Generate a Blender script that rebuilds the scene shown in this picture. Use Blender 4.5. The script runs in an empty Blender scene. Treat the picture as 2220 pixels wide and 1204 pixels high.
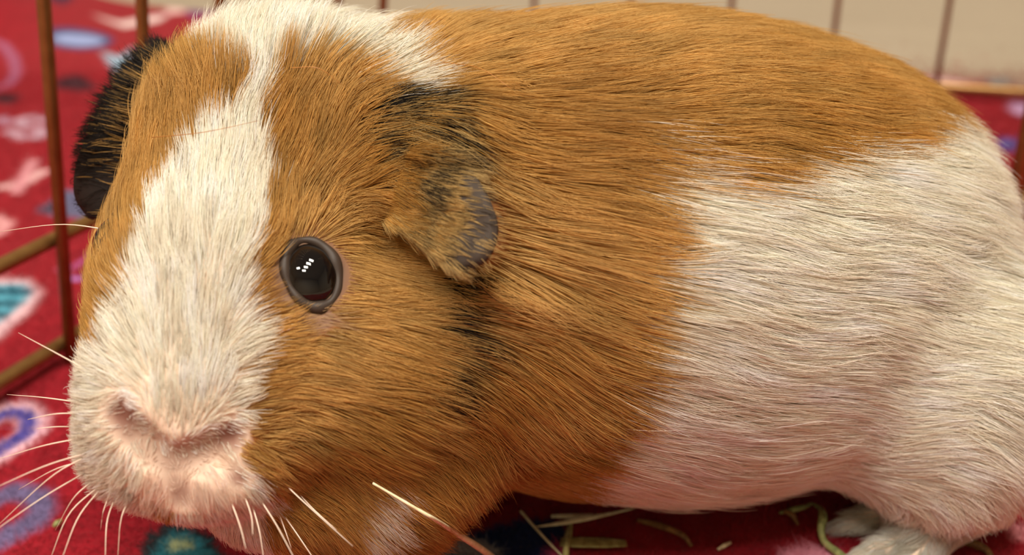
import bpy, math
import numpy as np
from mathutils import Vector, Matrix
from mathutils.bvhtree import BVHTree
rng = np.random.default_rng(7)
SC = bpy.context.scene
COL = SC.collection

# ------------------------------------------------------------------ camera
PITCH = math.radians(25); FPX = 2380.0; EYE = np.array([0, 0, .16])
cd = bpy.data.cameras.new('camera'); cam = bpy.data.objects.new('camera', cd); COL.objects.link(cam)
cam.location = EYE; cam.rotation_euler = (math.pi/2 - PITCH, 0, 0)
cd.sensor_width = 36; cd.lens = 36*FPX/2220; cd.clip_start = .005; cd.clip_end = 50
cd.dof.use_dof = True; cd.dof.focus_distance = .2; cd.dof.aperture_fstop = 12
SC.camera = cam
SC.view_settings.view_transform = 'Standard'; SC.view_settings.look = 'None'
SC.view_settings.gamma = 1; SC.view_settings.use_curve_mapping = False
SC.view_settings.exposure = -.06
SC.cycles.max_bounces = 8; SC.cycles.transmission_bounces = 5; SC.cycles.diffuse_bounces = 4; SC.cycles.use_adaptive_sampling = True; SC.cycles.adaptive_threshold = .035

# ------------------------------------------------------------------ light
W = bpy.data.worlds.new('world'); SC.world = W; W.use_nodes = True
W.node_tree.nodes['Background'].inputs[0].default_value = (1, .9, .78, 1)
W.node_tree.nodes['Background'].inputs[1].default_value = .1
def area(name, loc, target, sx, sy, power, col):
    l = bpy.data.lights.new(name, 'AREA'); l.shape = 'RECTANGLE'; l.size = sx; l.size_y = sy
    l.energy = power; l.color = col
    o = bpy.data.objects.new(name, l); COL.objects.link(o); o.location = loc
    o.rotation_euler = (Vector(target)-Vector(loc)).to_track_quat('-Z', 'Y').to_euler()
    return o
LAMPS = [(-.42+.30*i, -1.25+.52*i) for i in range(4)]+[(-1.25, -.85)]
for x, y in LAMPS: area('ceiling_lamp_light', (x, y, 2.37), (x, y, 0), .5, .28, 25, (1, .92, .79))

# ------------------------------------------------------------------ helpers
_c, _s = math.cos(PITCH), math.sin(PITCH)
_F, _U, _R = np.array([0, _c, -_s]), np.array([0, _s, _c]), np.array([1., 0, 0])
def ray(x, y): return _F + _R*(x-1110)/FPX + _U*(602-y)/FPX
def at(x, y, t): return EYE + t*ray(x, y)
def gnd(x, y, z=0.):
    d = ray(x, y); return EYE + d*((z-EYE[2])/d[2])

# ------------------------------------------------------------------ body as a smooth union
def ell(p, c, r, ax=None):
    q = p - np.asarray(c, np.float32)
    if ax is not None: q = q @ np.asarray(ax, np.float32).T     # rows of ax = local axes
    r = np.asarray(r, np.float32)
    if r.ndim == 0: return np.sqrt((q*q).sum(-1)) - r
    k0 = np.sqrt(((q/r)**2).sum(-1)); k1 = np.sqrt(((q/(r*r))**2).sum(-1)) + 1e-9
    return k0*(k0-1)/k1
def cone(p, a, b, ra, rb):
    a = np.asarray(a, np.float32); b = np.asarray(b, np.float32)
    ab = b-a; h = np.clip(((p-a)@ab)/(ab@ab), 0, 1)
    q = p - a - h[..., None]*ab
    return np.sqrt((q*q).sum(-1)) - (ra+(rb-ra)*h)
def smin(a, b, k):
    h = np.clip(.5+.5*(b-a)/k, 0, 1)
    return b*(1-h)+a*h - k*h*(1-h)
def smax(a, b, k): return -smin(-a, -b, k)
def frame(z, x=(1, 0, 0)):
    z = np.array(z, float); z /= np.linalg.norm(z)
    x = np.array(x, float); x -= z*(x@z); x /= np.linalg.norm(x)
    return np.array([x, np.cross(z, x), z])

HEEL = np.array([.1050, .2095, .0100])
BODY = [   # (kind, data..., blend)
    ('e', (.002, .211, .0665), (.044, .042, .0470), None, .02),      # shoulders
    ('e', (.036, .221, .0604), (.047, .046, .0526), None, .02),     # belly
    ('e', (.0672, .233, .0550), (.043, .043, .0468), None, .02),    # rump
    ('e', at(2040, 870, .238), (.023, .020, .029), None, .012),     # thigh
    ('e', at(630, 390, .222), (.029, .029, .0305), None, .012),      # cranium
    ('e', at(492, 640, .2025), .0230, None, .014),                  # face
    ('e', at(388, 880, .190), .0160, None, .012),                   # muzzle
    ('e', at(455, 1005, .1885), (.0120, .011, .0085), None, .008),  # near lip
    ('e', at(308, 970, .194), (.0095, .010, .0085), None, .007),    # far lip
    ('e', at(770, 780, .206), .0225, None, .012),                   # near cheek
    ('e', at(420, 640, .226), .019, None, .014),                    # far cheek
    ('e', at(575, 1050, .203), (.0120, .012, .0105), None, .006),   # chin
    ('e', at(785, 1030, .217), .0175, None, .012),                   # throat
    ('e', at(900, 440, .236), .034, None, .012),                    # neck
    ('c', at(920, 970, .212), (-.033, .188, .012), (.012, .007), .010),   # front leg
    ('c', (-.033, .188, .010), (-.041, .178, .005), (.007, .0045), .006),
    ('c', (-.010, .235, .04), (-.014, .222, .010), (.015, .008), .012),     # far front leg
    ('c', (-.014, .222, .010), (-.022, .212, .005), (.007, .0045), .006),
    ('c', at(2075, 1000, .243), HEEL, (.013, .0085), .010),                 # hock
    ('c', HEEL, (.0890, .1955, .0058), (.0076, .0060), .005),               # sole
    ('c', (.0955, .2075, .0072), (.0855, .2050, .0046), (.0036, .0036), .0014),   # toes
    ('c', (.0855, .2050, .0046), (.0752, .2032, .0024), (.0036, .0015), .0014),
    ('c', (.0900, .1975, .0052), (.0765, .1915, .0028), (.0040, .0022), .0014),
    ('c', (.0915, .1945, .0052), (.0825, .1852, .0028), (.0040, .0022), .0014),
    ('c', (.070, .262, .03), (.085, .262, .012), (.02, .009), .012),        # far hind leg
    ('c', (.085, .262, .011), (.060, .258, .006), (.008, .005), .006),
]
GROOVES = []
def body_sdf(p):
    d = None
    for k in BODY:
        v = ell(p, k[1], k[2], k[3]) if k[0] == 'e' else cone(p, k[1], k[2], k[3][0], k[3][1])
        d = v if d is None else smin(d, v, k[-1])
    for i, (a, b, ra, rb) in enumerate(GROOVES): d = smax(d, -cone(p, a, b, ra, rb), .0022 if i else .006)
    return d
def hit(x, y, t0=.13):
    """first point of the skin along a sight line (None past the outline)"""
    d = ray(x, y); t = t0; L = np.linalg.norm(d)
    for _ in range(120):
        v = float(body_sdf((EYE+t*d)[None].astype(np.float32))[0])
        if v < 2e-5: return EYE+t*d
        t += max(v*.8, 1e-5)/L
        if t > .34: return None
def depth(p): return float((np.asarray(p)-EYE)@_F)
def settle(p, sink=0.):
    """the nearest point of the skin to p, SINK metres below it, and the normal there"""
    p = np.array(p, np.float32)
    for _ in range(25):
        e = np.eye(3, dtype=np.float32)*.0008; n = body_sdf(p+e)-body_sdf(p-e); n /= np.linalg.norm(n)
        p = p-n*float(body_sdf(p[None])[0])*.9
    return (p-n*sink).astype(float), n.astype(float)
def skin(x, y, lift=0., fall=.2):
    """a point LIFT metres nearer than the skin; beyond the outline at depth FALL"""
    p = hit(x, y); t = depth(p) if p is not None else fall
    return at(x, y, t-lift)
GR = [([(255, 895), (300, 950), (335, 985), (372, 1003)], [.0012, .0022, .0022, .0012]),
      ([(500, 948), (460, 972), (420, 988), (378, 1003)], [.0013, .0020, .0018, .0012]),
      ([(376, 1003), (382, 1045), (392, 1092)], [.0011, .0009, .0013]),
      ([(448, 1012), (470, 1002), (492, 1008), (520, 1040)], [.0008, .0015, .0013, .0006])]
_g = [(skin(850, 520, 0), skin(955, 585, .0), .0048, .004)]
for pts, rr in GR:
    q = [skin(x, y, 0) for x, y in pts]
    _g += [(q[i], q[i+1], rr[i], rr[i+1]) for i in range(len(q)-1)]
GROOVES += _g
def surface_nets(fn, lo, hi, h):
    lo = np.array(lo, np.float32); n = np.ceil((np.array(hi)-lo)/h).astype(int)+1
    # coarse pass to find the occupied blocks, then the field where needed
    ax = [lo[i]+h*np.arange(n[i], dtype=np.float32) for i in range(3)]
    f = np.empty(n, np.float32)
    B = 12
    for i in range(0, n[0], B):
        for j in range(0, n[1], B):
            for k in range(0, n[2], B):
                c = np.array([[ax[0][min(i+B//2, n[0]-1)], ax[1][min(j+B//2, n[1]-1)], ax[2][min(k+B//2, n[2]-1)]]], np.float32)
                v = fn(c)[0]
                if abs(v) > h*B*1.6+.004: f[i:i+B, j:j+B, k:k+B] = v
                else:
                    g = np.stack(np.meshgrid(ax[0][i:i+B], ax[1][j:j+B], ax[2][k:k+B], indexing='ij'), -1)
                    f[i:i+B, j:j+B, k:k+B] = fn(g.reshape(-1, 3)).reshape(g.shape[:3])
    s = f < 0
    acc = np.zeros(tuple(n-1)+(3,), np.float32); cnt = np.zeros(tuple(n-1), np.float32)
    def edges(axis):
        a = [slice(None)]*3; b = [slice(None)]*3
        a[axis] = slice(0, -1); b[axis] = slice(1, None)
        a, b = tuple(a), tuple(b)
        m = s[a] != s[b]; idx = np.argwhere(m)
        fa, fb = f[a][m], f[b][m]
        pos = idx.astype(np.float32); pos[:, axis] += fa/(fa-fb)
        return idx, pos, s[a][m]
    allq = []
    E = [edges(a) for a in range(3)]
    for axis in range(3):
        idx, pos, _ = E[axis]; o = [a for a in range(3) if a != axis]
        for d0 in (0, -1):
            for d1 in (0, -1):
                c = idx.copy(); c[:, o[0]] += d0; c[:, o[1]] += d1
                ok = ((c >= 0) & (c < n-1)).all(1); c = c[ok]
                np.add.at(acc, tuple(c.T), pos[ok]); np.add.at(cnt, tuple(c.T), 1)
    vid = -np.ones(tuple(n-1), int); occ = cnt > 0; vid[occ] = np.arange(occ.sum())
    verts = lo + h*(acc[occ]/cnt[occ][:, None])
    for axis in range(3):
        idx, pos, ins = E[axis]; o = [(axis+1) % 3, (axis+2) % 3]
        q = []
        for d0, d1 in ((0, 0), (-1, 0), (-1, -1), (0, -1)):
            c = idx.copy(); c[:, o[0]] += d0; c[:, o[1]] += d1
            c = np.clip(c, 0, n-2); q.append(vid[tuple(c.T)])
        q = np.stack(q, 1); q[~ins] = q[~ins][:, ::-1]
        allq.append(q[(q >= 0).all(1)])
    return verts, np.concatenate(allq), f, lo
BV, BF, SDF_G, SDF_LO = surface_nets(body_sdf, (-.10, .11, -.008), (.15, .31, .13), .0011)
def grad(p, e=.0008):
    g = np.stack([body_sdf(p+np.eye(3, dtype=np.float32)[i]*e)-body_sdf(p-np.eye(3, dtype=np.float32)[i]*e) for i in range(3)], -1)
    return g/np.linalg.norm(g, axis=1, keepdims=True)
BN = grad(BV)
def mesh_obj(name, V, F, mat=None, parent=None, smooth=True):
    me = bpy.data.meshes.new(name); me.from_pydata([tuple(v) for v in V], [], [tuple(map(int, f)) for f in F]); me.update()
    if smooth: me.polygons.foreach_set('use_smooth', [True]*len(me.polygons))
    if mat: me.materials.append(mat)
    o = bpy.data.objects.new(name, me); COL.objects.link(o); o.parent = parent
    return o
# ------------------------------------------------------------------ materials
def mat(name):
    m = bpy.data.materials.new(name); m.use_nodes = True
    return m, m.node_tree, m.node_tree.nodes['Principled BSDF']
def lin(r, g, b):
    return tuple(((c/255)/12.92 if c/255 <= .04045 else ((c/255+.055)/1.055)**2.4) for c in (r, g, b))
def attr_mat(name, rough=.6, spec=.3, attr='Col', sheen=0.):
    m, nt, b = mat(name); a = nt.nodes.new('ShaderNodeAttribute'); a.attribute_name = attr
    nt.links.new(a.outputs['Color'], b.inputs['Base Color'])
    b.inputs['Roughness'].default_value = rough; b.inputs['Specular IOR Level'].default_value = spec
    b.inputs['Sheen Weight'].default_value = sheen
    return m, nt, b
def plain(name, col, rough=.5, spec=.5, metal=0.):
    m, nt, b = mat(name); b.inputs['Base Color'].default_value = (*col, 1)
    b.inputs['Roughness'].default_value = rough; b.inputs['Specular IOR Level'].default_value = spec
    b.inputs['Metallic'].default_value = metal
    return m
M_skin, _nt, _b = attr_mat('guinea_pig_skin', .7, .2)
_b.inputs['Subsurface Weight'].default_value = .15; _b.inputs['Subsurface Scale'].default_value = .002
_b.inputs['Subsurface Radius'].default_value = (1, .5, .35)
M_fur, _nt, _b = mat('guinea_pig_fur')
_nt.nodes.remove(_b)
_a = _nt.nodes.new('ShaderNodeAttribute'); _a.attribute_name = 'Col'
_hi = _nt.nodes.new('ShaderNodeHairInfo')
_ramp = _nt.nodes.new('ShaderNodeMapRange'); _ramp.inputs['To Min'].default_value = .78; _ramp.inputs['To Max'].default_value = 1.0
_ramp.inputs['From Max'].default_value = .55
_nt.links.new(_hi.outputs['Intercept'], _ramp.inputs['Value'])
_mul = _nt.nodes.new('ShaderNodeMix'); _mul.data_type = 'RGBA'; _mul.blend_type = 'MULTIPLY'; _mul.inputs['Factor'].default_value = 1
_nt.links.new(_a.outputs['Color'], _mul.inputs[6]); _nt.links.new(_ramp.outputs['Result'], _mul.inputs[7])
_pb = _nt.nodes.new('ShaderNodeBsdfPrincipled')
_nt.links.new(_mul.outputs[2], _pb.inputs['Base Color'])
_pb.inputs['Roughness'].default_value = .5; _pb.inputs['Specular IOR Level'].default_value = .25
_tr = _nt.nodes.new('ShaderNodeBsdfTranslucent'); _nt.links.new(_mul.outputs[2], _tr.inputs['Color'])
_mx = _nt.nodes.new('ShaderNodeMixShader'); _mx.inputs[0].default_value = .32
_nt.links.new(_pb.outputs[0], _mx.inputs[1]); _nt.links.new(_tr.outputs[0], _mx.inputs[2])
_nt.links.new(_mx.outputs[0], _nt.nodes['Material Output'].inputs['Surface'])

# ------------------------------------------------------------------ the animal: ears joined to the body mesh
def sheet(rows, nu=40, nv=22, thick=.0011):
    """smooth sheet through a grid of points rows[u][v], given thickness; returns verts, faces, normals"""
    G = np.array(rows, float)
    def cr(P, n):                                    # Catmull-Rom along axis 0
        m = len(P); P = np.concatenate([2*P[:1]-P[1:2], P, 2*P[-1:]-P[-2:-1]])
        o = []
        for t in np.linspace(0, m-1, n):
            i = min(int(t), m-2); f = t-i; a, b, c, d = P[i:i+4]
            o.append(.5*((2*b)+(c-a)*f+(2*a-5*b+4*c-d)*f*f+(3*b-a-3*c+d)*f**3))
        return np.array(o)
    S = cr(G, nu); S = np.swapaxes(cr(np.swapaxes(S, 0, 1), nv), 0, 1)
    N = np.cross(np.gradient(S, axis=0), np.gradient(S, axis=1)); N /= np.linalg.norm(N, axis=2, keepdims=True)+1e-12
    th = thick*np.ones((nu, nv)); th[:, -1] *= .35; th[0] *= .5; th[-1] *= .5
    top = S+N*th[..., None]; bot = S-N*th[..., None]
    V = np.concatenate([top.reshape(-1, 3), bot.reshape(-1, 3)]); n = nu*nv
    q = lambda i, j: i*nv+j
    Fc = []
    for i in range(nu-1):
        for j in range(nv-1):
            Fc.append((q(i, j), q(i+1, j), q(i+1, j+1), q(i, j+1)))
            Fc.append((n+q(i, j), n+q(i, j+1), n+q(i+1, j+1), n+q(i+1, j)))
    rim = [q(i, 0) for i in range(nu)]+[q(nu-1, j) for j in range(1, nv)]+[q(i, nv-1) for i in range(nu-2, -1, -1)]+[q(0, j) for j in range(nv-2, 0, -1)]
    for a, b in zip(rim, rim[1:]+rim[:1]): Fc.append((b, a, n+a, n+b))
    NN = np.concatenate([N.reshape(-1, 3), -N.reshape(-1, 3)])
    return V, np.array(Fc), NN
def ear_rows(cols):
    out = []
    for (rx, ry), (mx, my), lift, deep in cols:
        r = []
        for f in (0, .35, .7, 1.):
            x, y = rx+(mx-rx)*f, ry+(my-ry)*f
            r.append((x, y, f, lift, deep))
        out.append(r)
    return out
NEAR_EAR = [((872, 330), (1000, 345), -.001), ((850, 365), (1035, 390), .003),
            ((828, 410), (1068, 448), .0075), ((824, 440), (1078, 508), .0088), ((820, 458), (1052, 566), .0105), ((817, 470), (985, 594), .0125)]
rows = []
for (rx, ry), (mx, my), lift in NEAR_EAR:
    r0, r1 = skin(rx, ry, -.005), skin(mx, my, lift)
    bow = np.array([0, -.0028, .0018])
    rows.append([r0+(r1-r0)*f+bow*math.sin(math.pi*f) for f in (0, .35, .7, 1.)])
EV1, EF1, EN1 = sheet(rows)
FAR_EAR = [((400, 130), (372, 100), .246), ((360, 170), (310, 128), .245), ((330, 220), (250, 212), .243), ((300, 280), (200, 290), .241), ((285, 340), (172, 360), .239),
           ((275, 400), (170, 425), .237), ((268, 460), (206, 474), .235)]
rows = []
for (rx, ry), (mx, my), t in FAR_EAR:
    r0 = settle(at(rx, ry, .222), .003)[0]; r1 = at(mx, my, depth(r0)+.006)
    rows.append([r0+(r1-r0)*f+np.array([-.002, -.002, .001])*math.sin(math.pi*f) for f in (0, .35, .7, 1.)])
EV2, EF2, EN2 = sheet(rows)

# ------------------------------------------------------------------ coat markings, in a plane across the animal
AX_U = np.array([1., 0, 0]); AX_V = np.array([0, .4226, .9063])
def flat(p): p = np.atleast_2d(p); return np.stack([p@AX_U, p@AX_V], 1)
def lift_poly(pts, fall=.21): return flat(np.array([skin(x, y, 0, fall) for x, y in pts]))
def inside(P, poly):
    x, y = P[:, 0], P[:, 1]; r = np.zeros(len(P), bool); n = len(poly)
    for i in range(n):
        x0, y0 = poly[i]; x1, y1 = poly[(i+1) % n]
        if y0 == y1: continue
        c = ((y0 > y) != (y1 > y)) & (x < (x1-x0)*(y-y0)/(y1-y0)+x0)
        r ^= c
    return r
ORANGE = lift_poly([(760, -60), (1200, -60), (1600, -60), (1950, -20), (2110, 150), (2140, 262), (2075, 255), (1990, 318), (1880, 330), (1750, 368), (1640, 410),
    (1560, 402), (1450, 392), (1450, 480), (1462, 560), (1442, 650), (1430, 720), (1400, 850), (1350, 960), (1290, 1060), (1230, 1150), (1100, 1300), (300, 1300), (60, 1000), (60, 300), (250, 0), (600, -60)], .225)
BLAZE = lift_poly([(245, 640), (275, 575), (300, 490), (335, 405), (395, 305), (490, 245), (553, 175), (540, 120), (440, 85), (370, 60), (420, -60), (820, -60), (830, 30), (890, 90),
    (955, 150), (950, 195), (900, 195), (850, 150), (760, 105), (690, 95), (635, 115), (586, 160), (577, 225), (585, 300), (600, 400), (592, 470), (555, 500), (548, 600),
    (572, 680), (600, 740), (565, 800), (572, 880), (560, 925), (528, 965), (545, 1010), (585, 1060), (625, 1105), (560, 1125), (380, 1110), (300, 1150), (60, 1100), (60, 850), (120, 800), (200, 740)], .2)
CHIN = lift_poly([(380, 1100), (480, 1105), (570, 1130), (600, 1300), (300, 1300)], .2)
THROAT = lift_poly([(815, 1075), (870, 1050), (880, 1110), (860, 1300), (780, 1300), (800, 1150)], .21)
JAW = [lift_poly(p) for p in ([(975, 590), (1045, 585), (1055, 660), (1000, 675)], [(990, 700), (1040, 680), (1070, 740), (1040, 800), (1000, 800)], [(965, 800), (1030, 775), (1015, 860), (950, 890)])]
EARBLACK = lift_poly([(830, 215), (900, 185), (1000, 190), (1035, 240), (1000, 300), (860, 280)])
EARMIX = lift_poly([(840, 215), (1010, 200), (1045, 330), (1060, 440), (980, 470), (860, 430), (820, 300)])
FARBLACK = lift_poly([(400, 80), (310, 70), (100, 280), (130, 500), (230, 500), (245, 430), (262, 360), (300, 260), (350, 190), (395, 150)], .235)
EARLOBE = lift_poly([(890, 372), (1030, 372), (1075, 470), (1060, 570), (985, 585), (860, 470)])
WISP = lift_poly([(1410, 285), (1480, 275), (1560, 340), (1620, 400), (1450, 400)])
UNDEREYE = lift_poly([(615, 640), (700, 660), (740, 700), (660, 745), (630, 700)])
NOSEPINK = lift_poly([(300, 930), (350, 985), (420, 985), (470, 960), (500, 1000), (560, 1090), (390, 1110), (290, 1085), (320, 1020)], .18)

def smooth_noise(p, scale, seed):
    r = np.random.default_rng(seed); v = np.zeros(len(p))
    for _ in range(5):
        k = r.normal(size=3)*scale; v += np.sin(p@k+r.uniform(0, 6.28))
    return v/2.2
C_OR, C_OR2 = np.array(lin(214, 174, 106)), np.array(lin(188, 142, 72))
C_WH = np.array(lin(255, 248, 232)); C_BK = np.array(lin(30, 25, 22)); C_TAN = np.array(lin(190, 160, 105)); C_PK = np.array(lin(232, 198, 178))
def coat(p, jit, ear=None, r=rng):
    """colour index of the hair rooted at p: 0 orange 1 white 2 black 3 tan"""
    q = flat(p)+np.stack([smooth_noise(p, 900, 1), smooth_noise(p, 900, 2)], 1)*.0009+r.normal(size=(len(p), 2))*jit
    c = np.ones(len(p), int)
    c[inside(q, ORANGE)] = 0
    c[inside(q, BLAZE)] = 1; c[inside(q, CHIN)] = 1; c[inside(q, THROAT) & (r.random(len(p)) < .7)] = 1
    qj = q+r.normal(size=q.shape)*.0012
    for j in JAW: c[inside(qj, j) & (p[:, 1] < .23) & (r.random(len(p)) < .75+.4*smooth_noise(p, 700, 43))] = 2
    k = r.random(len(p)); st = smooth_noise(p, 520, 42)
    m = inside(q, EARMIX) & (p[:, 1] < .235)
    c[m & (k < .16+.3*st)] = 2; c[m & (k > .62)] = 3
    m = inside(q, EARBLACK) & (p[:, 1] < .235); c[m & (k < .42+.35*st)] = 2; c[m & (k > .86)] = 3
    m = inside(q, FARBLACK) & (p[:, 0] < -.04); c[m & (k < .85)] = 2
    m = inside(q, WISP); c[m & (k < .22)] = 1
    return c

EYE_P = hit(676, 592); EYE_F, EYE_FN = settle(at(264, 535, .196))
# body colours (bare skin under the coat)
V_all = np.concatenate([BV, EV1, EV2]); F_all = np.concatenate([BF, EF1+len(BV), EF2+len(BV)+len(EV1)])
isear = np.zeros(len(V_all), int); isear[len(BV):len(BV)+len(EV1)] = 1; isear[len(BV)+len(EV1):] = 2
cc = coat(V_all, .0004)
SK = {0: np.array(lin(150, 98, 52)), 1: np.array(lin(240, 216, 196)), 2: np.array(lin(60, 46, 40)), 3: np.array(lin(120, 90, 55))}
skc = np.array([SK[i] for i in range(4)])[cc]
_gd = np.full(len(V_all), 9.)
for i, (a, b, ra, rb) in enumerate(GROOVES[1:]): _gd = np.minimum(_gd, cone(V_all.astype(np.float32), a, b, 0, 0)*(1 if i < 6 else 1.8))
_k = np.clip(1.5-_gd/.0026, 0, 1)[:, None]; skc = skc*(1-_k)+np.array(lin(132, 88, 76))*_k
for e_ in (EYE_P, EYE_F):
    _k = np.clip(2.2-np.linalg.norm(V_all-e_, axis=1)/.0042, 0, 1)[:, None]; skc = skc*(1-_k)+np.array(lin(112, 88, 74))*_k
_u = inside(flat(V_all), UNDEREYE) & (V_all[:, 1] < .19); skc[_u] = np.array(lin(150, 118, 98))
skc[isear > 0] = np.array(lin(68, 59, 53))
skc[isear == 2] = np.array(lin(34, 26, 24))
pig = bpy.data.objects.new('guinea_pig', None); COL.objects.link(pig)
pig.location = (.02, .21, 0); pig.empty_display_size = .02
pig['label'] = 'orange, white and black guinea pig sitting on the red blanket'; pig['category'] = 'guinea pig'
PINV = Matrix.Translation((-.02, -.21, 0))
def to_pig(o): o.parent = pig; o.matrix_parent_inverse = PINV; return o
body = to_pig(mesh_obj('body', V_all, F_all, M_skin))
def set_col(me, col, dom='POINT'):
    a = me.color_attributes.new('Col', 'FLOAT_COLOR', dom)
    a.data.foreach_set('color', np.concatenate([col, np.ones((len(col), 1))], 1).astype(np.float32).ravel())
set_col(body.data, skc)

# ------------------------------------------------------------------ fur
# lie of the coat: place, direction in which the hair runs, length (mm), lift (0 flat .. 1 upright)
LIE = [(400, 880, 0, -1, 5, .5), (250, 720, -.5, -.85, 6, .45), (200, 890, -1, -.25, 4.5, .5), (190, 990, -1, .25, 4, .5), (400, 700, .03, -1, 6, .35), (450, 400, .12, -1, 8, .3),
    (350, 520, -.05, -1, 7, .3), (560, 150, .2, -1, 11, .45), (640, 80, .3, -1, 12, .6), (500, 90, -.05, -1, 11, .6), (760, 80, .6, -.8, 12, .55), (860, 120, .9, -.5, 12, .4), (900, 230, 1, .0, 10, .4),
    (600, 450, .1, -1, 6, .3), (700, 300, .25, -1, 8, .35), (780, 380, .75, -.3, 8, .35), (800, 300, .8, -.1, 10, .4), (860, 300, .9, .3, 13, .4), (940, 290, .88, .45, 12, .38), (860, 390, .8, .55, 7, .3), (940, 400, .75, .65, 5, .2), (980, 360, .75, .6, 6, .25), (850, 560, 1, .12, 8, .25), (780, 640, 1, .12, 6, .2),
    (620, 700, .8, -.25, 4.5, .25), (700, 800, 1, .15, 8, .22), (850, 760, .95, .28, 11, .25), (580, 830, .8, -.2, 5, .3), (650, 950, .9, .35, 7, .3), (600, 1050, .75, .6, 6, .3), (800, 960, .85, .5, 11, .3),
    (920, 860, .85, .5, 13, .3), (850, 1100, .8, .55, 9, .3), (1000, 900, .65, .75, 14, .3), (1000, 1050, .6, .8, 10, .25), (1080, 1080, .75, .6, 9, .22), (1100, 800, .85, .5, 14, .22), (1060, 650, .92, .4, 13, .22),
    (1150, 500, .97, .2, 14, .2), (1150, 300, 1, .12, 14, .2), (1150, 130, 1, -.1, 14, .22), (1000, 100, 1, -.15, 12, .25), (1300, 110, 1, -.15, 14, .2), (1500, 200, 1, 0, 14, .2), (1700, 200, 1, .12, 14, .2), (1900, 250, 1, .22, 14, .22),
    (1500, 400, 1, .15, 14, .2), (1700, 500, 1, .14, 14, .2), (2000, 450, .95, .3, 14, .22), (2130, 450, .75, .6, 15, .3), (1300, 700, 1, .3, 14, .2), (1500, 800, 1, .13, 14, .2), (1700, 880, 1, 0, 14, .2),
    (1400, 1000, 1, .12, 13, .28), (1500, 1060, 1, .05, 12, .32), (1700, 1020, 1, -.1, 12, .3), (1800, 960, 1, -.14, 13, .25), (1900, 990, 1, -.12, 12, .2), (2000, 990, .9, .25, 12, .25), (2050, 1040, .55, .8, 11, .3), (2150, 900, .8, .5, 14, .3), (2100, 700, 1, .25, 14, .25),
    (1150, 1020, .85, .4, 10, .22), (560, 900, .75, -.35, 5, .35), (545, 1000, .85, .45, 4.5, .3), (450, 1060, .3, .9, 3.5, .35), (330, 1050, -.3, .9, 3.5, .4), (250, 1010, -.8, .5, 4, .45),
    (380, 1030, 0, 1, 1.6, .3), (380, 960, 0, -1, 2.5, .4), (500, 1130, .5, .85, 4, .3), (720, 1110, .8, .6, 8, .3), (260, 440, -.3, -.95, 9, .5), (330, 300, -.15, -1, 10, .5), (400, 180, -.1, -1, 11, .5),
    (480, 980, .5, .3, 2.5, .25), (2060, 1120, -.7, .7, 4.5, .2), (2000, 1170, -.8, .6, 4, .18), (1930, 1140, -1, .3, 3.4, .16), (1860, 1155, -1, .4, 2.6, .15), (1900, 1200, -1, .5, 3.4, .16), (290, 950, -.6, .4, 2, .3), (440, 1000, .4, .6, 1.8, .3), (330, 1000, -.3, .8, 1.8, .3)]
cp, cdv, cl, ct = [], [], [], []
for x, y, dx, dy, L, up in LIE:
    p = hit(x, y)
    if p is None: continue
    n = grad(p[None].astype(np.float32))[0]
    v = _R*dx-_U*dy
    v = v - ray(x, y)*(v@n)/(ray(x, y)@n) if abs(ray(x, y)@n) > .35 else v-n*(v@n)
    cp.append(p); cdv.append(v/np.linalg.norm(v)); cl.append(L); ct.append(up)
for p, d, L, up in [((.04, .28, .06), (.9, .3, -.2), 14, .2), ((.0, .27, .07), (.9, .3, -.2), 14, .2), ((.08, .28, .05), (.7, .5, -.4), 14, .2), ((.11, .25, .05), (.3, .3, -.9), 14, .3),
    ((.04, .22, .01), (1, .1, -.1), 12, .35), ((.0, .2, .02), (.8, .1, -.4), 12, .2), ((-.07, .2, .05), (.2, .95, -.2), 9, .3), ((-.06, .22, .09), (-.2, .8, .3), 10, .4), ((.04, .24, .11), (1, .2, 0), 14, .2)]:
    cp.append(p); cdv.append(np.array(d)/np.linalg.norm(d)); cl.append(L); ct.append(up)
cp, cdv, cl, ct = map(np.array, (cp, cdv, cl, ct))
def lie(p):
    out = np.zeros((len(p), 5))
    for i in range(0, len(p), 40000):
        q = p[i:i+40000]
        d2 = ((q[:, None]-cp[None])**2).sum(-1)
        w = 1/(d2+.003**2)**2; w /= w.sum(1, keepdims=True)
        out[i:i+40000, :3] = w@cdv; out[i:i+40000, 3] = w@cl; out[i:i+40000, 4] = w@ct
    return out
tri = np.concatenate([BF[:, [0, 1, 2]], BF[:, [0, 2, 3]]])
ta = np.linalg.norm(np.cross(BV[tri[:, 1]]-BV[tri[:, 0]], BV[tri[:, 2]]-BV[tri[:, 0]]), axis=1)
tc = BV[tri].mean(1)
def density(p):
    d = np.ones(len(p))
    d[p[:, 0] < -.015] = 1.9                                        # finer coat on the head
    d[(p[:, 2] < .012) & (p[:, 0] > .06) & (p[:, 1] < .22)] = 1.7
    return d
def fur_points(N):
    w = ta*density(tc); w /= w.sum()
    f = rng.choice(len(tri), N, p=w); u, v = rng.random((2, N)); m = u+v > 1; u[m], v[m] = 1-u[m], 1-v[m]
    def mixv(A): T = A[tri[f]]; return T[:, 0]+u[:, None]*(T[:, 1]-T[:, 0])+v[:, None]*(T[:, 2]-T[:, 0])
    n = mixv(BN); n /= np.linalg.norm(n, axis=1, keepdims=True)
    return mixv(BV), n
def field(q):
    g = (q-SDF_LO)/.0011; g = np.clip(g, 0, np.array(SDF_G.shape)-1.001); i = g.astype(int); f = g-i; v = 0
    for a in (0, 1):
        for b in (0, 1):
            for c in (0, 1):
                w = (f[:, 0] if a else 1-f[:, 0])*(f[:, 1] if b else 1-f[:, 1])*(f[:, 2] if c else 1-f[:, 2])
                v = v+w*SDF_G[i[:, 0]+a, i[:, 1]+b, i[:, 2]+c]
    return v
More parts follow.
